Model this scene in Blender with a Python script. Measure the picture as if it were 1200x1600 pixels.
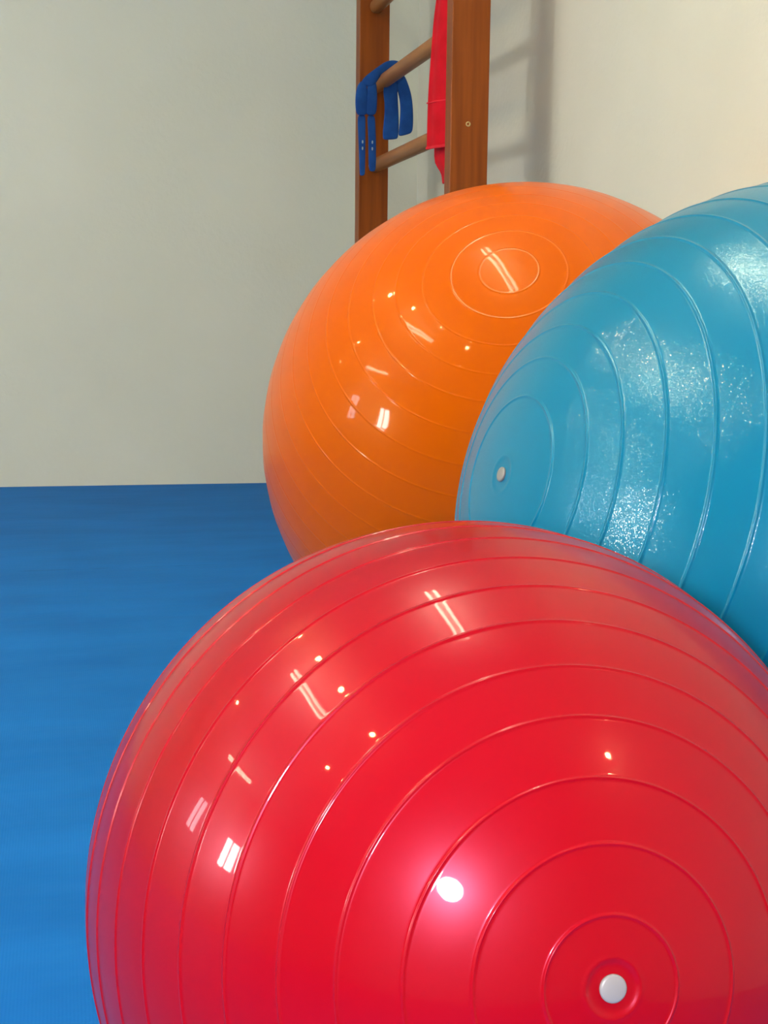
import bpy, bmesh, math, random
from mathutils import Vector, Matrix

scene = bpy.context.scene
for o in list(bpy.data.objects):
    bpy.data.objects.remove(o)

# ------------------------------------------------------------------ camera
CAM_H = 0.62
YAW, PITCH, ROLL, FPX = math.radians(13.7826), math.radians(8.5991), 0.011, 2050.0
fwd = Vector((math.sin(YAW) * math.cos(PITCH), math.cos(YAW) * math.cos(PITCH), -math.sin(PITCH)))
right0 = Vector((math.cos(YAW), -math.sin(YAW), 0))
up0 = right0.cross(fwd)
rt = right0 * math.cos(ROLL) + up0 * math.sin(ROLL)
up = up0 * math.cos(ROLL) - right0 * math.sin(ROLL)
cam_data = bpy.data.cameras.new('camera')
cam_data.sensor_fit = 'VERTICAL'
cam_data.sensor_height = 36.0
cam_data.lens = FPX / 1600.0 * 36.0
cam_data.clip_start = 0.02
cam = bpy.data.objects.new('camera', cam_data)
scene.collection.objects.link(cam)
cam.matrix_world = Matrix(((rt.x, up.x, -fwd.x, 0), (rt.y, up.y, -fwd.y, 0), (rt.z, up.z, -fwd.z, CAM_H), (0, 0, 0, 1)))
scene.camera = cam

# ------------------------------------------------------------------ world, light levels, exposure
scene.view_settings.view_transform = 'Standard'
scene.view_settings.look = 'None'
scene.view_settings.exposure = 0.62
scene.view_settings.gamma = 1.0
scene.view_settings.use_curve_mapping = False
world = bpy.data.worlds.new('world')
scene.world = world
world.use_nodes = True
world.node_tree.nodes['Background'].inputs[0].default_value = (0.75, 0.85, 1.0, 1)
world.node_tree.nodes['Background'].inputs[1].default_value = 0.3

TUBE = 40.0          # fluorescent tubes
SPOT = 480.0         # halogen spotlights
SCONCE = 460.0        # warm wall lamp on the right wall
DAY = 6.0            # daylight in the left windows
FLASH = 24.0          # the phone's flash, watts

# the phone's own flash, a few centimetres beside and just behind the lens
fl = bpy.data.lights.new('phone_flash', 'POINT')
fl.energy = FLASH
fl.color = (1.0, 0.88, 0.98)
fl.shadow_soft_size = 0.045
flo = bpy.data.objects.new('phone_flash', fl)
scene.collection.objects.link(flo)
flo.location = Vector((0, 0, CAM_H)) - rt * 0.055 + up * 0.012 - fwd * 0.04


# ------------------------------------------------------------------ material helpers
def new_mat(name):
    m = bpy.data.materials.new(name)
    m.use_nodes = True
    nt = m.node_tree
    return m, nt, nt.nodes['Principled BSDF']


def N(nt, kind, **kw):
    n = nt.nodes.new(kind)
    for k, v in kw.items():
        n.inputs[k].default_value = v
    return n


def noise_mix(nt, bsdf, c1, c2, scale, detail=3, vec_scale=None, lo=0.35, hi=0.65):
    tc = nt.nodes.new('ShaderNodeTexCoord')
    src = tc.outputs['Object']
    if vec_scale:
        mp = nt.nodes.new('ShaderNodeMapping')
        mp.inputs['Scale'].default_value = vec_scale
        nt.links.new(src, mp.inputs[0])
        src = mp.outputs[0]
    nz = N(nt, 'ShaderNodeTexNoise', Scale=scale, Detail=detail)
    nt.links.new(src, nz.inputs['Vector'])
    rp = nt.nodes.new('ShaderNodeValToRGB')
    rp.color_ramp.elements[0].position = lo
    rp.color_ramp.elements[1].position = hi
    rp.color_ramp.elements[0].color = (*c1, 1)
    rp.color_ramp.elements[1].color = (*c2, 1)
    nt.links.new(nz.outputs['Fac'], rp.inputs[0])
    nt.links.new(rp.outputs[0], bsdf.inputs['Base Color'])
    return src


def bump(nt, bsdf, src, scale, strength, dist, detail=3, target='Normal'):
    nz = N(nt, 'ShaderNodeTexNoise', Scale=scale, Detail=detail)
    nt.links.new(src, nz.inputs['Vector'])
    b = N(nt, 'ShaderNodeBump', Strength=strength, Distance=dist)
    nt.links.new(nz.outputs['Fac'], b.inputs['Height'])
    nt.links.new(b.outputs[0], bsdf.inputs[target])
    return b


def wall_mat(name, c1, c2):
    m, nt, b = new_mat(name)
    src = noise_mix(nt, b, c1, c2, 1.6, 4)
    b.inputs['Roughness'].default_value = 0.6
    b.inputs['Specular IOR Level'].default_value = 0.3
    bump(nt, b, src, 55, 0.35, 0.004, 4)
    return m


def ball_mat(name, col, rough, coat_rough, coat, sparkle=0.0, spec=0.5, tint=(1, 1, 1)):
    m, nt, b = new_mat(name)
    b.inputs['Base Color'].default_value = (*col, 1)
    b.inputs['Roughness'].default_value = rough
    b.inputs['Specular IOR Level'].default_value = spec
    b.inputs['Specular Tint'].default_value = (*tint, 1)
    b.inputs['Coat Weight'].default_value = coat
    b.inputs['Coat Roughness'].default_value = coat_rough
    b.inputs['Coat IOR'].default_value = 1.5
    tc = nt.nodes.new('ShaderNodeTexCoord')
    # soft unevenness of the inflated skin
    bb = bump(nt, b, tc.outputs['Object'], 9, 0.10, 0.01, 2)
    if sparkle:
        # tiny mica flakes: every cell leans its own way
        vo = N(nt, 'ShaderNodeTexVoronoi', Scale=1250.0)
        nt.links.new(tc.outputs['Object'], vo.inputs['Vector'])
        sub = nt.nodes.new('ShaderNodeVectorMath')
        sub.operation = 'SUBTRACT'
        sub.inputs[1].default_value = (0.5, 0.5, 0.5)
        nt.links.new(vo.outputs['Color'], sub.inputs[0])
        scl = nt.nodes.new('ShaderNodeVectorMath')
        scl.operation = 'SCALE'
        scl.inputs['Scale'].default_value = sparkle
        nt.links.new(sub.outputs[0], scl.inputs[0])
        add = nt.nodes.new('ShaderNodeVectorMath')
        add.operation = 'ADD'
        nt.links.new(scl.outputs[0], add.inputs[0])
        nt.links.new(bb.outputs[0], add.inputs[1])
        nrm = nt.nodes.new('ShaderNodeVectorMath')
        nrm.operation = 'NORMALIZE'
        nt.links.new(add.outputs[0], nrm.inputs[0])
        nt.links.new(nrm.outputs[0], b.inputs['Coat Normal'])
    else:
        nt.links.new(bb.outputs[0], b.inputs['Coat Normal'])
    return m


def plain(name, col, rough=0.5, metal=0.0, spec=0.5):
    m, nt, b = new_mat(name)
    tc = nt.nodes.new('ShaderNodeTexCoord')
    noise_mix(nt, b, tuple(c * 0.93 for c in col), tuple(min(1, c * 1.05) for c in col), 12, 3)
    b.inputs['Roughness'].default_value = rough
    b.inputs['Metallic'].default_value = metal
    b.inputs['Specular IOR Level'].default_value = spec
    return m


def emit(name, col, strength):
    m, nt, b = new_mat(name)
    b.inputs['Base Color'].default_value = (0.8, 0.8, 0.8, 1)
    b.inputs['Emission Color'].default_value = (*col, 1)
    b.inputs['Emission Strength'].default_value = strength
    return m


M = {}
M['wall'] = wall_mat('painted_plaster', (0.66, 0.685, 0.595), (0.70, 0.725, 0.635))
M['wall_warm'] = wall_mat('painted_plaster_warm', (0.68, 0.655, 0.56), (0.73, 0.70, 0.60))
M['ceiling'] = wall_mat('ceiling_paint', (0.80, 0.80, 0.76), (0.83, 0.83, 0.80))
M['red'] = ball_mat('red_vinyl', (0.30, 0.0, 0.005), 0.31, 0.035, 0.22, spec=0.32, tint=(1, 0.30, 0.50))
M['blue'] = ball_mat('blue_pearl_vinyl', (0.0, 0.165, 0.30), 0.33, 0.09, 0.36, 0.15, spec=0.30, tint=(0.35, 0.85, 1))
M['orange'] = ball_mat('orange_vinyl', (0.57, 0.096, 0.0), 0.30, 0.045, 0.18, spec=0.13, tint=(1, 0.55, 0.15))
M['plug'] = plain('white_plug_plastic', (0.25, 0.25, 0.235), 0.35)
M['rubber_dark'] = plain('plug_recess', (0.05, 0.05, 0.06), 0.6)
M['brass'] = plain('brass_screw_head', (0.55, 0.42, 0.18), 0.35, 0.8)
M['steel'] = plain('steel_bracket', (0.35, 0.35, 0.36), 0.4, 0.9)
M['white_metal'] = plain('white_lamp_housing', (0.75, 0.75, 0.73), 0.4)
M['window_frame'] = plain('white_window_frame', (0.7, 0.7, 0.7), 0.4)
M['tube'] = emit('fluorescent_glow', (0.98, 1.0, 0.68), TUBE)
M['halogen'] = emit('halogen_glow', (1.0, 0.62, 0.25), SPOT)
M['sconce'] = emit('warm_lamp_glow', (1.0, 0.56, 0.27), SCONCE)
M['bright_day'] = emit('bright_daylight_in_clear_glass', (1.0, 1.0, 0.92), DAY * 12)
M['daylight'] = emit('daylight_in_frosted_glass', (0.85, 0.95, 1.0), DAY * 3)

# blue mat floor
m, nt, b = new_mat('blue_mat_vinyl')
src = noise_mix(nt, b, (0.003, 0.122, 0.44), (0.005, 0.146, 0.51), 2.5, 4, (1, 2.5, 1))
b.inputs['Roughness'].default_value = 0.7
b.inputs['Specular IOR Level'].default_value = 0.12
tc = nt.nodes.new('ShaderNodeTexCoord')
wx = N(nt, 'ShaderNodeTexWave', Scale=95.0)
wx.bands_direction = 'X'
wy = N(nt, 'ShaderNodeTexWave', Scale=95.0)
wy.bands_direction = 'Y'
nt.links.new(tc.outputs['Object'], wx.inputs['Vector'])
nt.links.new(tc.outputs['Object'], wy.inputs['Vector'])
mul = nt.nodes.new('ShaderNodeMath')
mul.operation = 'MULTIPLY'
nt.links.new(wx.outputs['Fac'], mul.inputs[0])
nt.links.new(wy.outputs['Fac'], mul.inputs[1])
b1 = N(nt, 'ShaderNodeBump', Strength=0.15, Distance=0.0010)
nt.links.new(mul.outputs[0], b1.inputs['Height'])
nz = N(nt, 'ShaderNodeTexNoise', Scale=6.0, Detail=3.0)
mp = nt.nodes.new('ShaderNodeMapping')
mp.inputs['Scale'].default_value = (1, 3, 1)
nt.links.new(tc.outputs['Object'], mp.inputs[0])
nt.links.new(mp.outputs[0], nz.inputs['Vector'])
b2 = N(nt, 'ShaderNodeBump', Strength=0.35, Distance=0.006)
nt.links.new(nz.outputs['Fac'], b2.inputs['Height'])
nt.links.new(b1.outputs[0], b2.inputs['Normal'])
nt.links.new(b2.outputs[0], b.inputs['Normal'])
# faint seam between two mats, broken up along its length
sep = nt.nodes.new('ShaderNodeSeparateXYZ')
nt.links.new(tc.outputs['Object'], sep.inputs[0])
d1 = nt.nodes.new('ShaderNodeMath'); d1.operation = 'SUBTRACT'; d1.inputs[1].default_value = 3.205
nt.links.new(sep.outputs['Y'], d1.inputs[0])
d2 = nt.nodes.new('ShaderNodeMath'); d2.operation = 'ABSOLUTE'
nt.links.new(d1.outputs[0], d2.inputs[0])
mr = nt.nodes.new('ShaderNodeMapRange')
mr.inputs['From Min'].default_value = 0.001
mr.inputs['From Max'].default_value = 0.006
mr.inputs['To Min'].default_value = 1.0
mr.inputs['To Max'].default_value = 0.0
nt.links.new(d2.outputs[0], mr.inputs['Value'])
nm = N(nt, 'ShaderNodeTexNoise', Scale=9.0, Detail=2.0)
nt.links.new(tc.outputs['Object'], nm.inputs['Vector'])
m3 = nt.nodes.new('ShaderNodeMapRange')
m3.inputs['From Min'].default_value = 0.45
m3.inputs['From Max'].default_value = 0.65
m3.inputs['To Max'].default_value = 0.45
nt.links.new(nm.outputs['Fac'], m3.inputs['Value'])
mm = nt.nodes.new('ShaderNodeMath'); mm.operation = 'MULTIPLY'
nt.links.new(mr.outputs[0], mm.inputs[0])
nt.links.new(m3.outputs[0], mm.inputs[1])
mx = nt.nodes.new('ShaderNodeMix'); mx.data_type = 'RGBA'
old = b.inputs['Base Color'].links[0].from_socket
nt.links.new(mm.outputs[0], mx.inputs['Factor'])
nt.links.new(old, mx.inputs['A'])
mx.inputs['B'].default_value = (0.002, 0.03, 0.12, 1)
nt.links.new(mx.outputs['Result'], b.inputs['Base Color'])
M['mat'] = m


def wood(name, c1, c2, sc):
    m, nt, b = new_mat(name)
    src = noise_mix(nt, b, c1, c2, 6, 5, sc, 0.3, 0.7)
    b.inputs['Roughness'].default_value = 0.38
    b.inputs['Specular IOR Level'].default_value = 0.2
    bump(nt, b, src, 20, 0.08, 0.002, 4)
    return m


M['post'] = wood('varnished_post_wood', (0.19, 0.040, 0.003), (0.28, 0.066, 0.006), (9, 9, 0.5))
M['rung'] = wood('varnished_rung_wood', (0.28, 0.10, 0.027), (0.39, 0.155, 0.048), (9, 0.5, 9))


def cloth_mat(name, c1, c2, scale):
    m, nt, b = new_mat(name)
    src = noise_mix(nt, b, c1, c2, 20, 3)
    b.inputs['Roughness'].default_value = 0.85
    b.inputs['Specular IOR Level'].default_value = 0.2
    b.inputs['Sheen Weight'].default_value = 0.03
    bump(nt, b, src, scale, 0.3, 0.001, 2)
    return m


M['red_cloth'] = cloth_mat('red_towel_cloth', (0.50, 0.001, 0.010), (0.60, 0.002, 0.014), 300)
M['red_hem'] = cloth_mat('red_hem_stitching', (0.60, 0.012, 0.026), (0.70, 0.02, 0.035), 300)
M['blue_cloth'] = cloth_mat('blue_strap_webbing', (0.006, 0.050, 0.23), (0.010, 0.075, 0.31), 400)
M['stitch'] = plain('pale_stitching', (0.32, 0.42, 0.50), 0.7)


# ------------------------------------------------------------------ object helpers
def link_mesh(name, bm, mat, parent=None, smooth=False):
    me = bpy.data.meshes.new(name)
    bmesh.ops.recalc_face_normals(bm, faces=bm.faces)
    bm.to_mesh(me)
    bm.free()
    if smooth:
        for p in me.polygons:
            p.use_smooth = True
    me.materials.append(mat)
    o = bpy.data.objects.new(name, me)
    scene.collection.objects.link(o)
    if parent:
        o.parent = parent
    return o


def empty(name, loc=(0, 0, 0), rz=0):
    o = bpy.data.objects.new(name, None)
    o.empty_display_size = 0.1
    scene.collection.objects.link(o)
    o.location = loc
    o.rotation_euler.z = rz
    return o


def tag(o, label, cat, group=None):
    o['label'] = label
    o['category'] = cat
    if group:
        o['group'] = group
    return o


def add_box(bm, x0, x1, y0, y1, z0, z1, bev=0.0):
    r = bmesh.ops.create_cube(bm, size=1.0)
    vs = r['verts']
    for v in vs:
        v.co = Vector((x0 + (v.co.x + .5) * (x1 - x0), y0 + (v.co.y + .5) * (y1 - y0), z0 + (v.co.z + .5) * (z1 - z0)))
    if bev:
        es = list({e for v in vs for e in v.link_edges})
        bmesh.ops.bevel(bm, geom=es, offset=bev, segments=3, profile=0.6, affect='EDGES')


def add_lathe(bm, prof, seg=32, axis='Z', origin=(0, 0, 0)):
    """prof: list of (r, h)"""
    rings = []
    for r, h_ in prof:
        ring = []
        n = 1 if r < 1e-7 else seg
        for i in range(n):
            a = 2 * math.pi * i / seg
            x, y = r * math.cos(a), r * math.sin(a)
            p = {'Z': (x, y, h_), 'Y': (x, h_, y), 'X': (h_, x, y)}[axis]
            ring.append(bm.verts.new(Vector(p) + Vector(origin)))
        rings.append(ring)
    for a, b_ in zip(rings, rings[1:]):
        if len(a) == 1 and len(b_) == 1:
            continue
        for i in range(seg):
            j = (i + 1) % seg
            if len(a) == 1:
                bm.faces.new((a[0], b_[i], b_[j]))
            elif len(b_) == 1:
                bm.faces.new((a[i], a[j], b_[0]))
            else:
                bm.faces.new((a[i], a[j], b_[j], b_[i]))


# ------------------------------------------------------------------ room shell
RW = 1.2694          # inner face of the right wall
LW = -4.75
FW = -2.7            # wall behind the camera
CH = 2.8


def back_y(x):
    return 4.7300 - 0.03377 * (x - RW)


def structure(o):
    o['kind'] = 'structure'
    return o


bm = bmesh.new()
add_box(bm, LW - 0.1, RW + 0.1, FW - 0.1, 5.2, -0.12, 0.0)
structure(link_mesh('floor', bm, M['mat']))
bm = bmesh.new()
add_box(bm, LW - 0.1, RW + 0.1, FW - 0.1, 5.2, CH, CH + 0.1)
structure(link_mesh('ceiling', bm, M['ceiling']))
bm = bmesh.new()
add_box(bm, RW, RW + 0.12, FW - 0.1, 5.2, 0.0, CH)
structure(link_mesh('wall_right', bm, M['wall_warm']))
bm = bmesh.new()
pts = [(LW, back_y(LW)), (RW, back_y(RW)), (RW, back_y(RW) + 0.12), (LW, back_y(LW) + 0.12)]
lo_ = [bm.verts.new((x, y, 0)) for x, y in pts]
hi_ = [bm.verts.new((x, y, CH)) for x, y in pts]
bm.faces.new(lo_)
bm.faces.new(hi_)
for i in range(4):
    j = (i + 1) % 4
    bm.faces.new((lo_[i], lo_[j], hi_[j], hi_[i]))
structure(link_mesh('wall_back', bm, M['wall']))
bm = bmesh.new()
add_box(bm, LW, RW, FW - 0.12, FW, 0, CH)
structure(link_mesh('wall_front', bm, M['wall']))
# left wall with window openings (y0, y1, z0, z1)
WIN = [(0.55, 1.05, 1.15, 1.85), (2.15, 2.6, 1.2, 2.0)]
bm = bmesh.new()
ys = FW
for y0, y1, z0, z1 in WIN:
    add_box(bm, LW - 0.12, LW, ys, y0, 0, CH)
    add_box(bm, LW - 0.12, LW, y0, y1, 0, z0)
    add_box(bm, LW - 0.12, LW, y0, y1, z1, CH)
    ys = y1
add_box(bm, LW - 0.12, LW, ys, 5.1, 0, CH)
structure(link_mesh('wall_left', bm, M['wall']))
for i, (y0, y1, z0, z1) in enumerate(WIN):
    bm = bmesh.new()
    t = 0.045
    X0, X1 = LW - 0.09, LW - 0.03
    add_box(bm, X0, X1, y0, y0 + t, z0, z1)
    add_box(bm, X0, X1, y1 - t, y1, z0, z1)
    add_box(bm, X0, X1, y0 + t, y1 - t, z0, z0 + t)
    add_box(bm, X0, X1, y0 + t, y1 - t, z1 - t, z1)
    ym = (y0 + y1) / 2
    add_box(bm, X0, X1, ym - .02, ym + .02, z0 + t, z1 - t)
    w = structure(link_mesh('window_%d' % (i + 1), bm, M['window_frame']))
    bm = bmesh.new()
    add_box(bm, LW - 0.07, LW - 0.06, y0 + t, y1 - t, z0 + t, z1 - t)
    link_mesh('frosted_pane', bm, M['daylight' if i else 'bright_day'], w)


# ------------------------------------------------------------------ exercise balls
SAG = 0.985


def ball_mesh(R, ridges, amp, width, dimple=None, seg=288):
    """ribbed ball of revolution about +Z (the valve pole)"""
    th = set(round(i * 1.0, 3) for i in range(0, 181))
    for r in ridges:
        for d in (-1.6, -1.1, -.75, -.5, -.3, -.15, 0, .15, .3, .5, .75, 1.1, 1.6):
            t = r + d * width
            if 0 < t < 180:
                th.add(round(t, 3))
    if dimple:
        for k in range(1, 26):
            th.add(round(k * 0.2, 3))
    th = sorted(th)
    out = [th[0]]
    for t in th[1:]:
        if t - out[-1] > 0.03:
            out.append(t)
    if out[-1] < 180:
        out.append(180.0)
    prof = []
    for t in out:
        r = R
        for q in ridges:
            r += R * amp * math.exp(-((t - q) / (width * 0.5)) ** 2)
        if dimple:
            a, dep, lip = dimple
            r -= R * dep / (1 + math.exp(min(60, (t - a) / 0.22)))
            r += R * lip * math.exp(-((t - a - .25) / 0.35) ** 2)
        a_ = math.radians(t)
        prof.append((0.0 if t in (0, 180) else r * math.sin(a_), r * math.cos(a_)))
    bm = bmesh.new()
    add_lathe(bm, prof, seg)
    return bm


def place_on_axis(bm, centre, axis, sag=True):
    q = Vector((0, 0, 1)).rotation_difference(Vector(axis).normalized()).to_matrix()
    for v in bm.verts:
        p = q @ v.co
        if sag:
            p.z *= SAG
            p.z = max(p.z, -centre[2] + 0.0006)
        v.co = p


BALLS = 'inflated exercise balls on the blue mat'


def make_ball(R, centre, axis, ridges, mat, label, plug_r=None, dimple=None, amp=0.0033, width=0.40):
    bm = ball_mesh(R, ridges, amp, width, dimple)
    place_on_axis(bm, centre, axis)
    o = link_mesh('exercise_ball', bm, mat, smooth=True)
    o.location = centre
    tag(o, label, 'exercise ball', BALLS)
    if plug_r:
        base = R * (1 - (dimple[1] if dimple else 0))
        bm = bmesh.new()
        pr = plug_r
        add_lathe(bm, [(0, base - .002), (pr * .93, base - .002), (pr * .97, base + pr * .05), (pr, base + pr * .14), (pr * .985, base + pr * .22),
                       (pr * .93, base + pr * .28), (pr * .8, base + pr * .33), (pr * .5, base + pr * .38), (pr * .2, base + pr * .40), (0, base + pr * .405)], 48)
        place_on_axis(bm, centre, axis, False)
        # follow the slight sag of the ball
        for v in bm.verts:
            v.co.z *= SAG
        pl = link_mesh('valve_plug', bm, M['plug'], o, smooth=True)
        pl['label'] = 'small round white plug'
    return o


red_r = [8.15, 16.1, 23.9, 31.8, 39.1, 46.8, 54.2, 61.9, 69.5, 77.0, 84.5, 95.5, 103, 110.5, 118.1, 125.8, 133.2, 140.9, 148.2, 156.1, 163.9, 171.85]
make_ball(0.24672, (0.25205, 0.79105, 0.24302), (0.0005, -0.9747, 0.2238), red_r, M['red'],
          'shiny red ribbed exercise ball in the foreground with a white plug facing the camera', 0.0071, (3.1, 0.0052, 0.0022))
blue_r = [11.6, 17.7, 23.2, 29.3, 35.5, 41.4, 47.6, 53.3, 59.2, 65.1, 71, 77, 83, 89, 95, 101, 107, 113, 119, 125, 131, 137, 143, 149, 155, 161, 168]
make_ball(0.3866, (0.76881, 1.2012, 0.3808), (-0.9636, -0.1151, 0.2413), blue_r, M['blue'],
          'large pearly light-blue exercise ball at right, with a small white plug', 0.0072, (2.4, 0.0020, 0.0010), amp=0.0026)
orange_r = [5.7, 11.15, 16.7, 22.4, 27.6, 33.7, 39.9, 46, 52, 58, 64, 70, 76, 82, 88, 94, 100, 106, 112, 118, 124, 130, 136, 142, 148, 154, 160, 167, 174]
make_ball(0.4207, (0.72837, 2.0407, 0.4144), (-0.3015, -0.7019, 0.6453), orange_r, M['orange'],
          'large glossy orange exercise ball at the back, in front of the wooden wall bars', amp=0.0009, width=0.34)

# ------------------------------------------------------------------ wall bars
PX0, PX1 = 0.967, 1.066
bars = empty('wall_bars', (1.02, 3.8, 0))
tag(bars, 'wooden wall bars with two varnished upright posts and round rungs, beside the corner', 'wall bars')


def rel(bm, o):
    for v in bm.verts:
        v.co -= Vector(o.location)


def post(y0, y1):
    bm = bmesh.new()
    add_box(bm, PX0, PX1, y0, y1, 0.0, 2.5, 0.003)
    rel(bm, bars)
    return link_mesh('post', bm, M['post'], bars)


near = post(3.28, 3.332)
far = post(4.34, 4.40)
for k in range(10):
    z = 0.0965 + 0.2514 * k
    bm = bmesh.new()
    add_lathe(bm, [(0, 3.321), (.021, 3.321), (.0222, 3.325), (.0222, 4.335), (.021, 4.341), (0, 4.341)], 28, 'Y')
    for v in bm.verts:
        v.co += Vector((1.02, 0, z))
    rel(bm, bars)
    link_mesh('rung', bm, M['rung'], bars, smooth=False)
for o in bars.children:
    if o.name.startswith('rung'):
        for p in o.data.polygons:
            p.use_smooth = len(p.vertices) == 4
for z in (0.35, 1.096, 2.2):
    bm = bmesh.new()
    add_lathe(bm, [(0, 3.2815), (.0062, 3.2815), (.0066, 3.2795), (.0062, 3.2785), (.0036, 3.2780), (.0026, 3.2812), (0, 3.2814)], 24, 'Y')
    for v in bm.verts:
        v.co += Vector((1.0125, 0, z))
        v.co -= Vector(bars.location)
    s = link_mesh('screw', bm, M['brass'], near, smooth=True)
    s['label'] = 'brass screw head'
for y in (3.30, 4.362):
    for z in (0.32, 2.3):
        bm = bmesh.new()
        add_box(bm, PX1 - .001, RW - .004, y - .004, y + .004, z - .02, z + .02, 0.001)
        add_box(bm, RW - .006, RW - .0005, y - .02, y + .02, z - .045, z + .045, 0.001)
        rel(bm, bars)
        link_mesh('wall_bracket', bm, M['steel'], bars)


# ------------------------------------------------------------------ red towel over the rungs
def sheet(rows, thick, name, mat, parent=None, sub=2):
    """rows of points (each the same length) -> a closed cloth sheet"""
    bm = bmesh.new()
    g = [[bm.verts.new(Vector(p)) for p in r] for r in rows]
    for a, b_ in zip(g, g[1:]):
        for i in range(len(a) - 1):
            bm.faces.new((a[i], a[i + 1], b_[i + 1], b_[i]))
    o = link_mesh(name, bm, mat, parent, smooth=True)
    s = o.modifiers.new('thickness', 'SOLIDIFY')
    s.thickness = thick
    s.offset = 0
    if sub:
        d = o.modifiers.new('smooth', 'SUBSURF')
        d.levels = d.render_levels = sub
    return o


def lerp(a, b_, t):
    return a + (b_ - a) * t


ZT = 0.0965 + 0.2514 * 6   # the rung the towel hangs from
rows = []
YN = 3.326


def towel_row(x, z, yfar, wav, ynear=YN):
    r = []
    n = 14
    for i in range(n + 1):
        t = i / n
        y = lerp(yfar, ynear, t)
        r.append((x + wav * math.sin(t * 9.5 + 0.6), y, z))
    return r


def edge_row(xa, ya, xb, yb, z, wav=0.003):
    r = []
    n = 12
    for i in range(n + 1):
        t = i / n
        r.append((lerp(xa, xb, t) + wav * math.sin(t * 9.5 + 0.6), lerp(ya, yb, t), z))
    return r


# short flap behind the rungs, over the top rung, then the long front fold
for z in (1.22, 1.3, 1.4, 1.5, ZT - .01):
    rows.append(edge_row(1.050, 3.42, 1.050, YN, z))
for x, dz in ((1.045, .012), (1.032, .025), (1.018, .0275), (1.004, .023), (.993, .008)):
    rows.append(edge_row(x, 3.42, x, YN, ZT + dz, 0))
for x, z in ((.984, ZT - .02), (.972, 1.52), (.962, 1.422), (.955, 1.38), (.9505, 1.30), (.945, 1.22), (.9425, 1.164), (.9420, 1.10), (.9415, 1.052), (.9415, 1.046)):
    rows.append(edge_row(x, 3.42, .984, YN, z))
towel = sheet(rows, 0.004, 'towel', M['red_cloth'])
tag(towel, 'red cloth towel hanging over the wall bar rungs beside the nearer post', 'towel')
fold = sheet([edge_row(.972, 3.44, .990, 3.335, 1.30, .002), edge_row(.970, 3.44, .988, 3.335, 1.15, .002), edge_row(.968, 3.44, .988, 3.335, 1.05, .002), edge_row(.967, 3.435, .988, 3.335, 1.012, .002),
              edge_row(.976, 3.40, .988, 3.335, .990, .002), edge_row(.980, 3.40, .988, 3.335, .975, .002), edge_row(.981, 3.40, .988, 3.335, .957, .001)], .003, 'towel_fold', M['red_cloth'], towel, 1)
for z0, z1 in ((1.046, 1.054), (1.162, 1.166)):
    hem = sheet([edge_row(.9415 - .0026, 3.421, .984 - .0026, YN, z) for z in (z0, (z0 + z1) / 2, z1)], 0.0012, 'hem', M['red_hem'], towel, 1)
    hem['label'] = 'lighter stitched hem line'


# ------------------------------------------------------------------ blue strap over the rung
def ribbon(name, secs, thick, parent, mat, label=None):
    """secs: ((xa, za), (xb, zb), y) edge pairs; lofted with a soft oval section"""
    bm = bmesh.new()
    rings = []
    n = 12
    for (a, b_, y) in secs:
        ax, az = a
        bx, bz = b_
        ex, ez = (bx - ax) * 0.09, (bz - az) * 0.09
        ax, az, bx, bz = ax - ex, az - ez, bx + ex, bz + ez
        ring = []
        for i in range(n):
            t = 2 * math.pi * i / n
            s = math.copysign(abs(math.cos(t)) ** 0.6, math.cos(t)) * .5 + .5
            d = math.copysign(abs(math.sin(t)) ** 0.8, math.sin(t)) * thick / 2
            ring.append(bm.verts.new((lerp(ax, bx, s), y + d, lerp(az, bz, s))))
        rings.append(ring)
    for p, q in zip(rings, rings[1:]):
        for i in range(n):
            j = (i + 1) % n
            bm.faces.new((p[i], p[j], q[j], q[i]))
    bm.faces.new(rings[0])
    bm.faces.new(rings[-1])
    for v in bm.verts:
        v.co -= Vector(parent.location)
    o = link_mesh(name, bm, mat, parent, smooth=True)
    d = o.modifiers.new('smooth', 'SUBSURF')
    d.levels = d.render_levels = 2
    if label:
        o['label'] = label
    return o


strap = empty('fabric_strap', (1.02, 4.2, 1.377))
tag(strap, 'blue fabric strap draped over a rung at the farther post, its ends hanging down', 'strap')
BC = M['blue_cloth']
ribbon('strap_wrap', [((1.090, 1.372), (1.062, 1.340), 4.21), ((1.076, 1.398), (1.052, 1.364), 4.20), ((1.060, 1.413), (1.044, 1.381), 4.20), ((1.027, 1.411), (1.020, 1.380), 4.195),
                      ((1.004, 1.397), (.997, 1.362), 4.19), ((.983, 1.380), (.985, 1.340), 4.185), ((.955, 1.360), (.972, 1.330), 4.185), ((.934, 1.338), (.96, 1.325), 4.185)], 0.016, strap, BC)
ribbon('strap_fold', [((.932, 1.340), (.955, 1.355), 4.190), ((.923, 1.318), (.952, 1.325), 4.182), ((.920, 1.290), (.955, 1.292), 4.180), ((.921, 1.262), (.956, 1.262), 4.182), ((.926, 1.236), (.955, 1.238), 4.188)], 0.012, strap, BC)
ribbon('strap_fold', [((.962, 1.355), (.985, 1.348), 4.190), ((.958, 1.320), (.986, 1.322), 4.184), ((.955, 1.290), (.986, 1.292), 4.180), ((.954, 1.262), (.986, 1.262), 4.182), ((.956, 1.238), (.984, 1.240), 4.188)], 0.012, strap, BC)
ta = ribbon('strap_tail', [((.931, 1.245), (.954, 1.245), 4.196), ((.931, 1.215), (.953, 1.216), 4.196), ((.933, 1.180), (.954, 1.181), 4.197), ((.936, 1.120), (.954, 1.12), 4.197), ((.938, 1.062), (.954, 1.062), 4.197), ((.940, 1.053), (.952, 1.055), 4.197)], 0.005, strap, BC)
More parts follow.
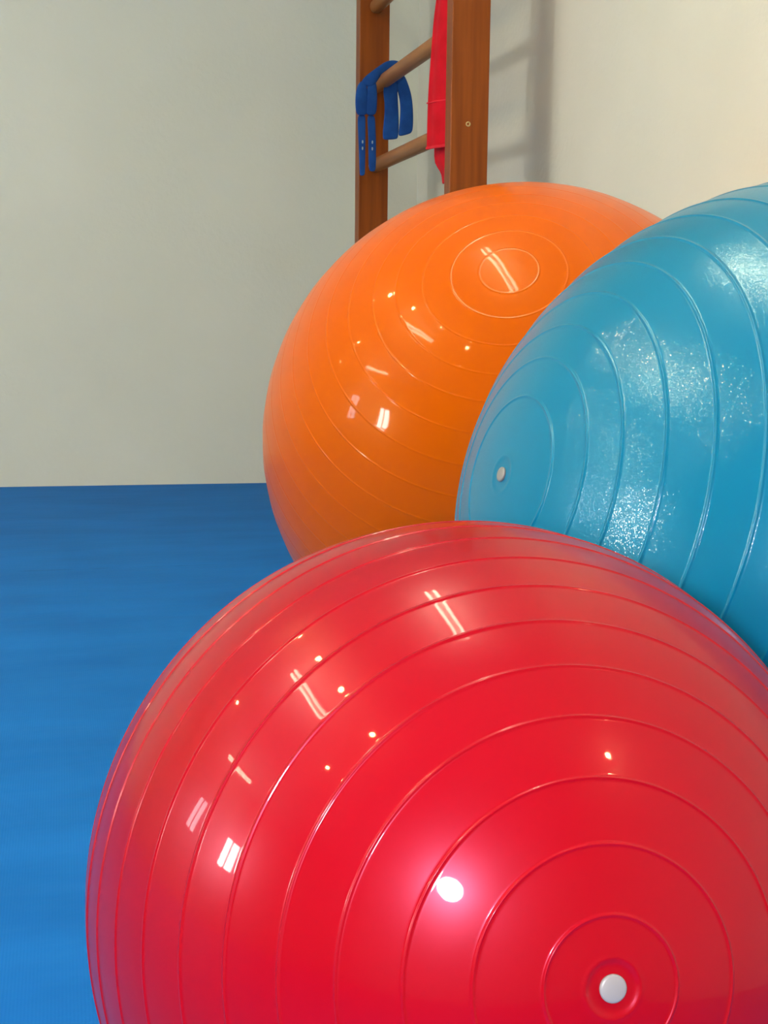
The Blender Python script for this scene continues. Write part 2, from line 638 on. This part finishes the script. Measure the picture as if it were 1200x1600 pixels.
tb = ribbon('strap_tail', [((.961, 1.245), (.984, 1.245), 4.196), ((.963, 1.215), (.985, 1.216), 4.196), ((.966, 1.180), (.988, 1.181), 4.197), ((.967, 1.120), (.989, 1.12), 4.197), ((.968, 1.078), (.989, 1.078), 4.197), ((.972, 1.068), (.986, 1.069), 4.197)], 0.005, strap, BC)
ribbon('strap_loop', [((1.030, 1.368), (1.062, 1.378), 4.222), ((1.016, 1.325), (1.058, 1.335), 4.21), ((1.020, 1.290), (1.058, 1.290), 4.20), ((1.021, 1.250), (1.061, 1.250), 4.20), ((1.017, 1.205), (1.062, 1.21), 4.20), ((1.015, 1.174), (1.060, 1.176), 4.20), ((1.020, 1.168), (1.055, 1.172), 4.20)], 0.014, strap, BC)
ribbon('strap_loop', [((1.048, 1.375), (1.080, 1.385), 4.222), ((1.060, 1.340), (1.094, 1.350), 4.215), ((1.072, 1.300), (1.106, 1.310), 4.205), ((1.073, 1.250), (1.110, 1.252), 4.20), ((1.069, 1.205), (1.109, 1.21), 4.20), ((1.066, 1.186), (1.106, 1.196), 4.20), ((1.072, 1.182), (1.100, 1.190), 4.20)], 0.014, strap, BC)
for tl, xs in ((ta, .9455), (tb, .9775)):
    for z in (1.165, 1.145):
        ribbon('stitching', [((xs - .0025, z), (xs + .0025, z), 4.1943), ((xs - .002, z - .012), (xs + .002, z - .012), 4.1943)], 0.0012, strap, M['stitch'], 'pale stitched mark').parent = tl
for o in (ta, tb):
    for c in o.children:
        c.location = (0, 0, 0)

# ------------------------------------------------------------------ ceiling lamps and the wall lamp
SPOTS = [(-1.25, 2.76), (-1.24, 1.92), (-1.22, 1.10), (-1.20, 0.20), (-2.10, 0.15), (-2.9, 3.05), (-4.3, 3.95)]


def spotlight():
    root = empty('ceiling_spotlight', (0, 0, 0))
    bm = bmesh.new()
    add_lathe(bm, [(.030, -.002), (.034, -.018), (.040, -.055), (.046, -.060), (.050, -.055), (.046, -.015), (.052, -.004), (.052, 0), (0, 0)], 32)
    link_mesh('housing', bm, M['white_metal'], root, smooth=True)
    bm = bmesh.new()
    add_lathe(bm, [(0, -.058), (.018, -.057), (.034, -.050), (.034, -.046), (0, -.046)], 20)
    link_mesh('lamp_lens', bm, M['halogen'], root)
    return root


def copy_tree(o, parent=None):
    c = o.copy()
    scene.collection.objects.link(c)
    if parent:
        c.parent = parent
    for ch in list(o.children):
        copy_tree(ch, c)
    return c


sp0 = spotlight()
where = ['nearest the back wall', 'second from the back wall in its row', 'third from the back wall in its row', 'fourth and last from the back wall in its row',
         'standing apart left of the row of four', 'beyond the middle fluorescent fitting', 'in the far left corner of the room']
for i, (x, y) in enumerate(SPOTS):
    s = sp0 if i == 0 else copy_tree(sp0)
    s.location = (x, y, CH)
    tag(s, 'small warm ceiling spotlight, ' + where[i], 'ceiling light', 'ceiling spotlights')


def tube_fixture(x, y0, y1):
    root = empty('fluorescent_light', (x, (y0 + y1) / 2, CH))
    hl = (y1 - y0) / 2
    bm = bmesh.new()
    add_box(bm, -.07, .07, -hl, hl, -.05, 0, .008)
    link_mesh('housing', bm, M['white_metal'], root)
    for s in (-1, 1):
        bm = bmesh.new()
        add_lathe(bm, [(0, -hl + .03), (.013, -hl + .03), (.013, hl - .03), (0, hl - .03)], 12, 'Y')
        for v in bm.verts:
            v.co += Vector((s * .042, 0, -.072))
        link_mesh('fluorescent_tube', bm, M['tube'], root)
        for e in (-1, 1):
            bm = bmesh.new()
            add_box(bm, s * .042 - .014, s * .042 + .014, e * (hl - .015) - .014, e * (hl - .015) + .014, -.088, -.048, .002)
            link_mesh('lamp_holder', bm, M['white_metal'], root)
    return root


for x, y0, y1, lb in ((0.28, 1.0, 2.2, 'twin-tube fluorescent ceiling light nearest the wall bars'), (-1.62, 0.9, 2.1, 'twin-tube fluorescent ceiling light beside the row of spotlights'),
                      (-4.0, 1.2, 2.4, 'twin-tube fluorescent ceiling light nearest the windows')):
    tag(tube_fixture(x, y0, y1), lb, 'ceiling light', 'fluorescent ceiling lights')

sc = empty('wall_lamp', (RW, -0.26, 1.88))
tag(sc, 'warm round wall lamp on the right wall behind the camera', 'wall lamp')
bm = bmesh.new()
add_lathe(bm, [(0, -.001), (.07, -.001), (.07, -.015), (.06, -.022), (0, -.022)], 32, 'X')
link_mesh('base', bm, M['white_metal'], sc, smooth=False)
bm = bmesh.new()
add_lathe(bm, [(0, -.022), (.015, -.022), (.024, -.030), (.027, -.040), (.024, -.052), (.014, -.060), (0, -.063)], 24, 'X')
link_mesh('lamp_shade', bm, M['sconce'], sc, smooth=True)
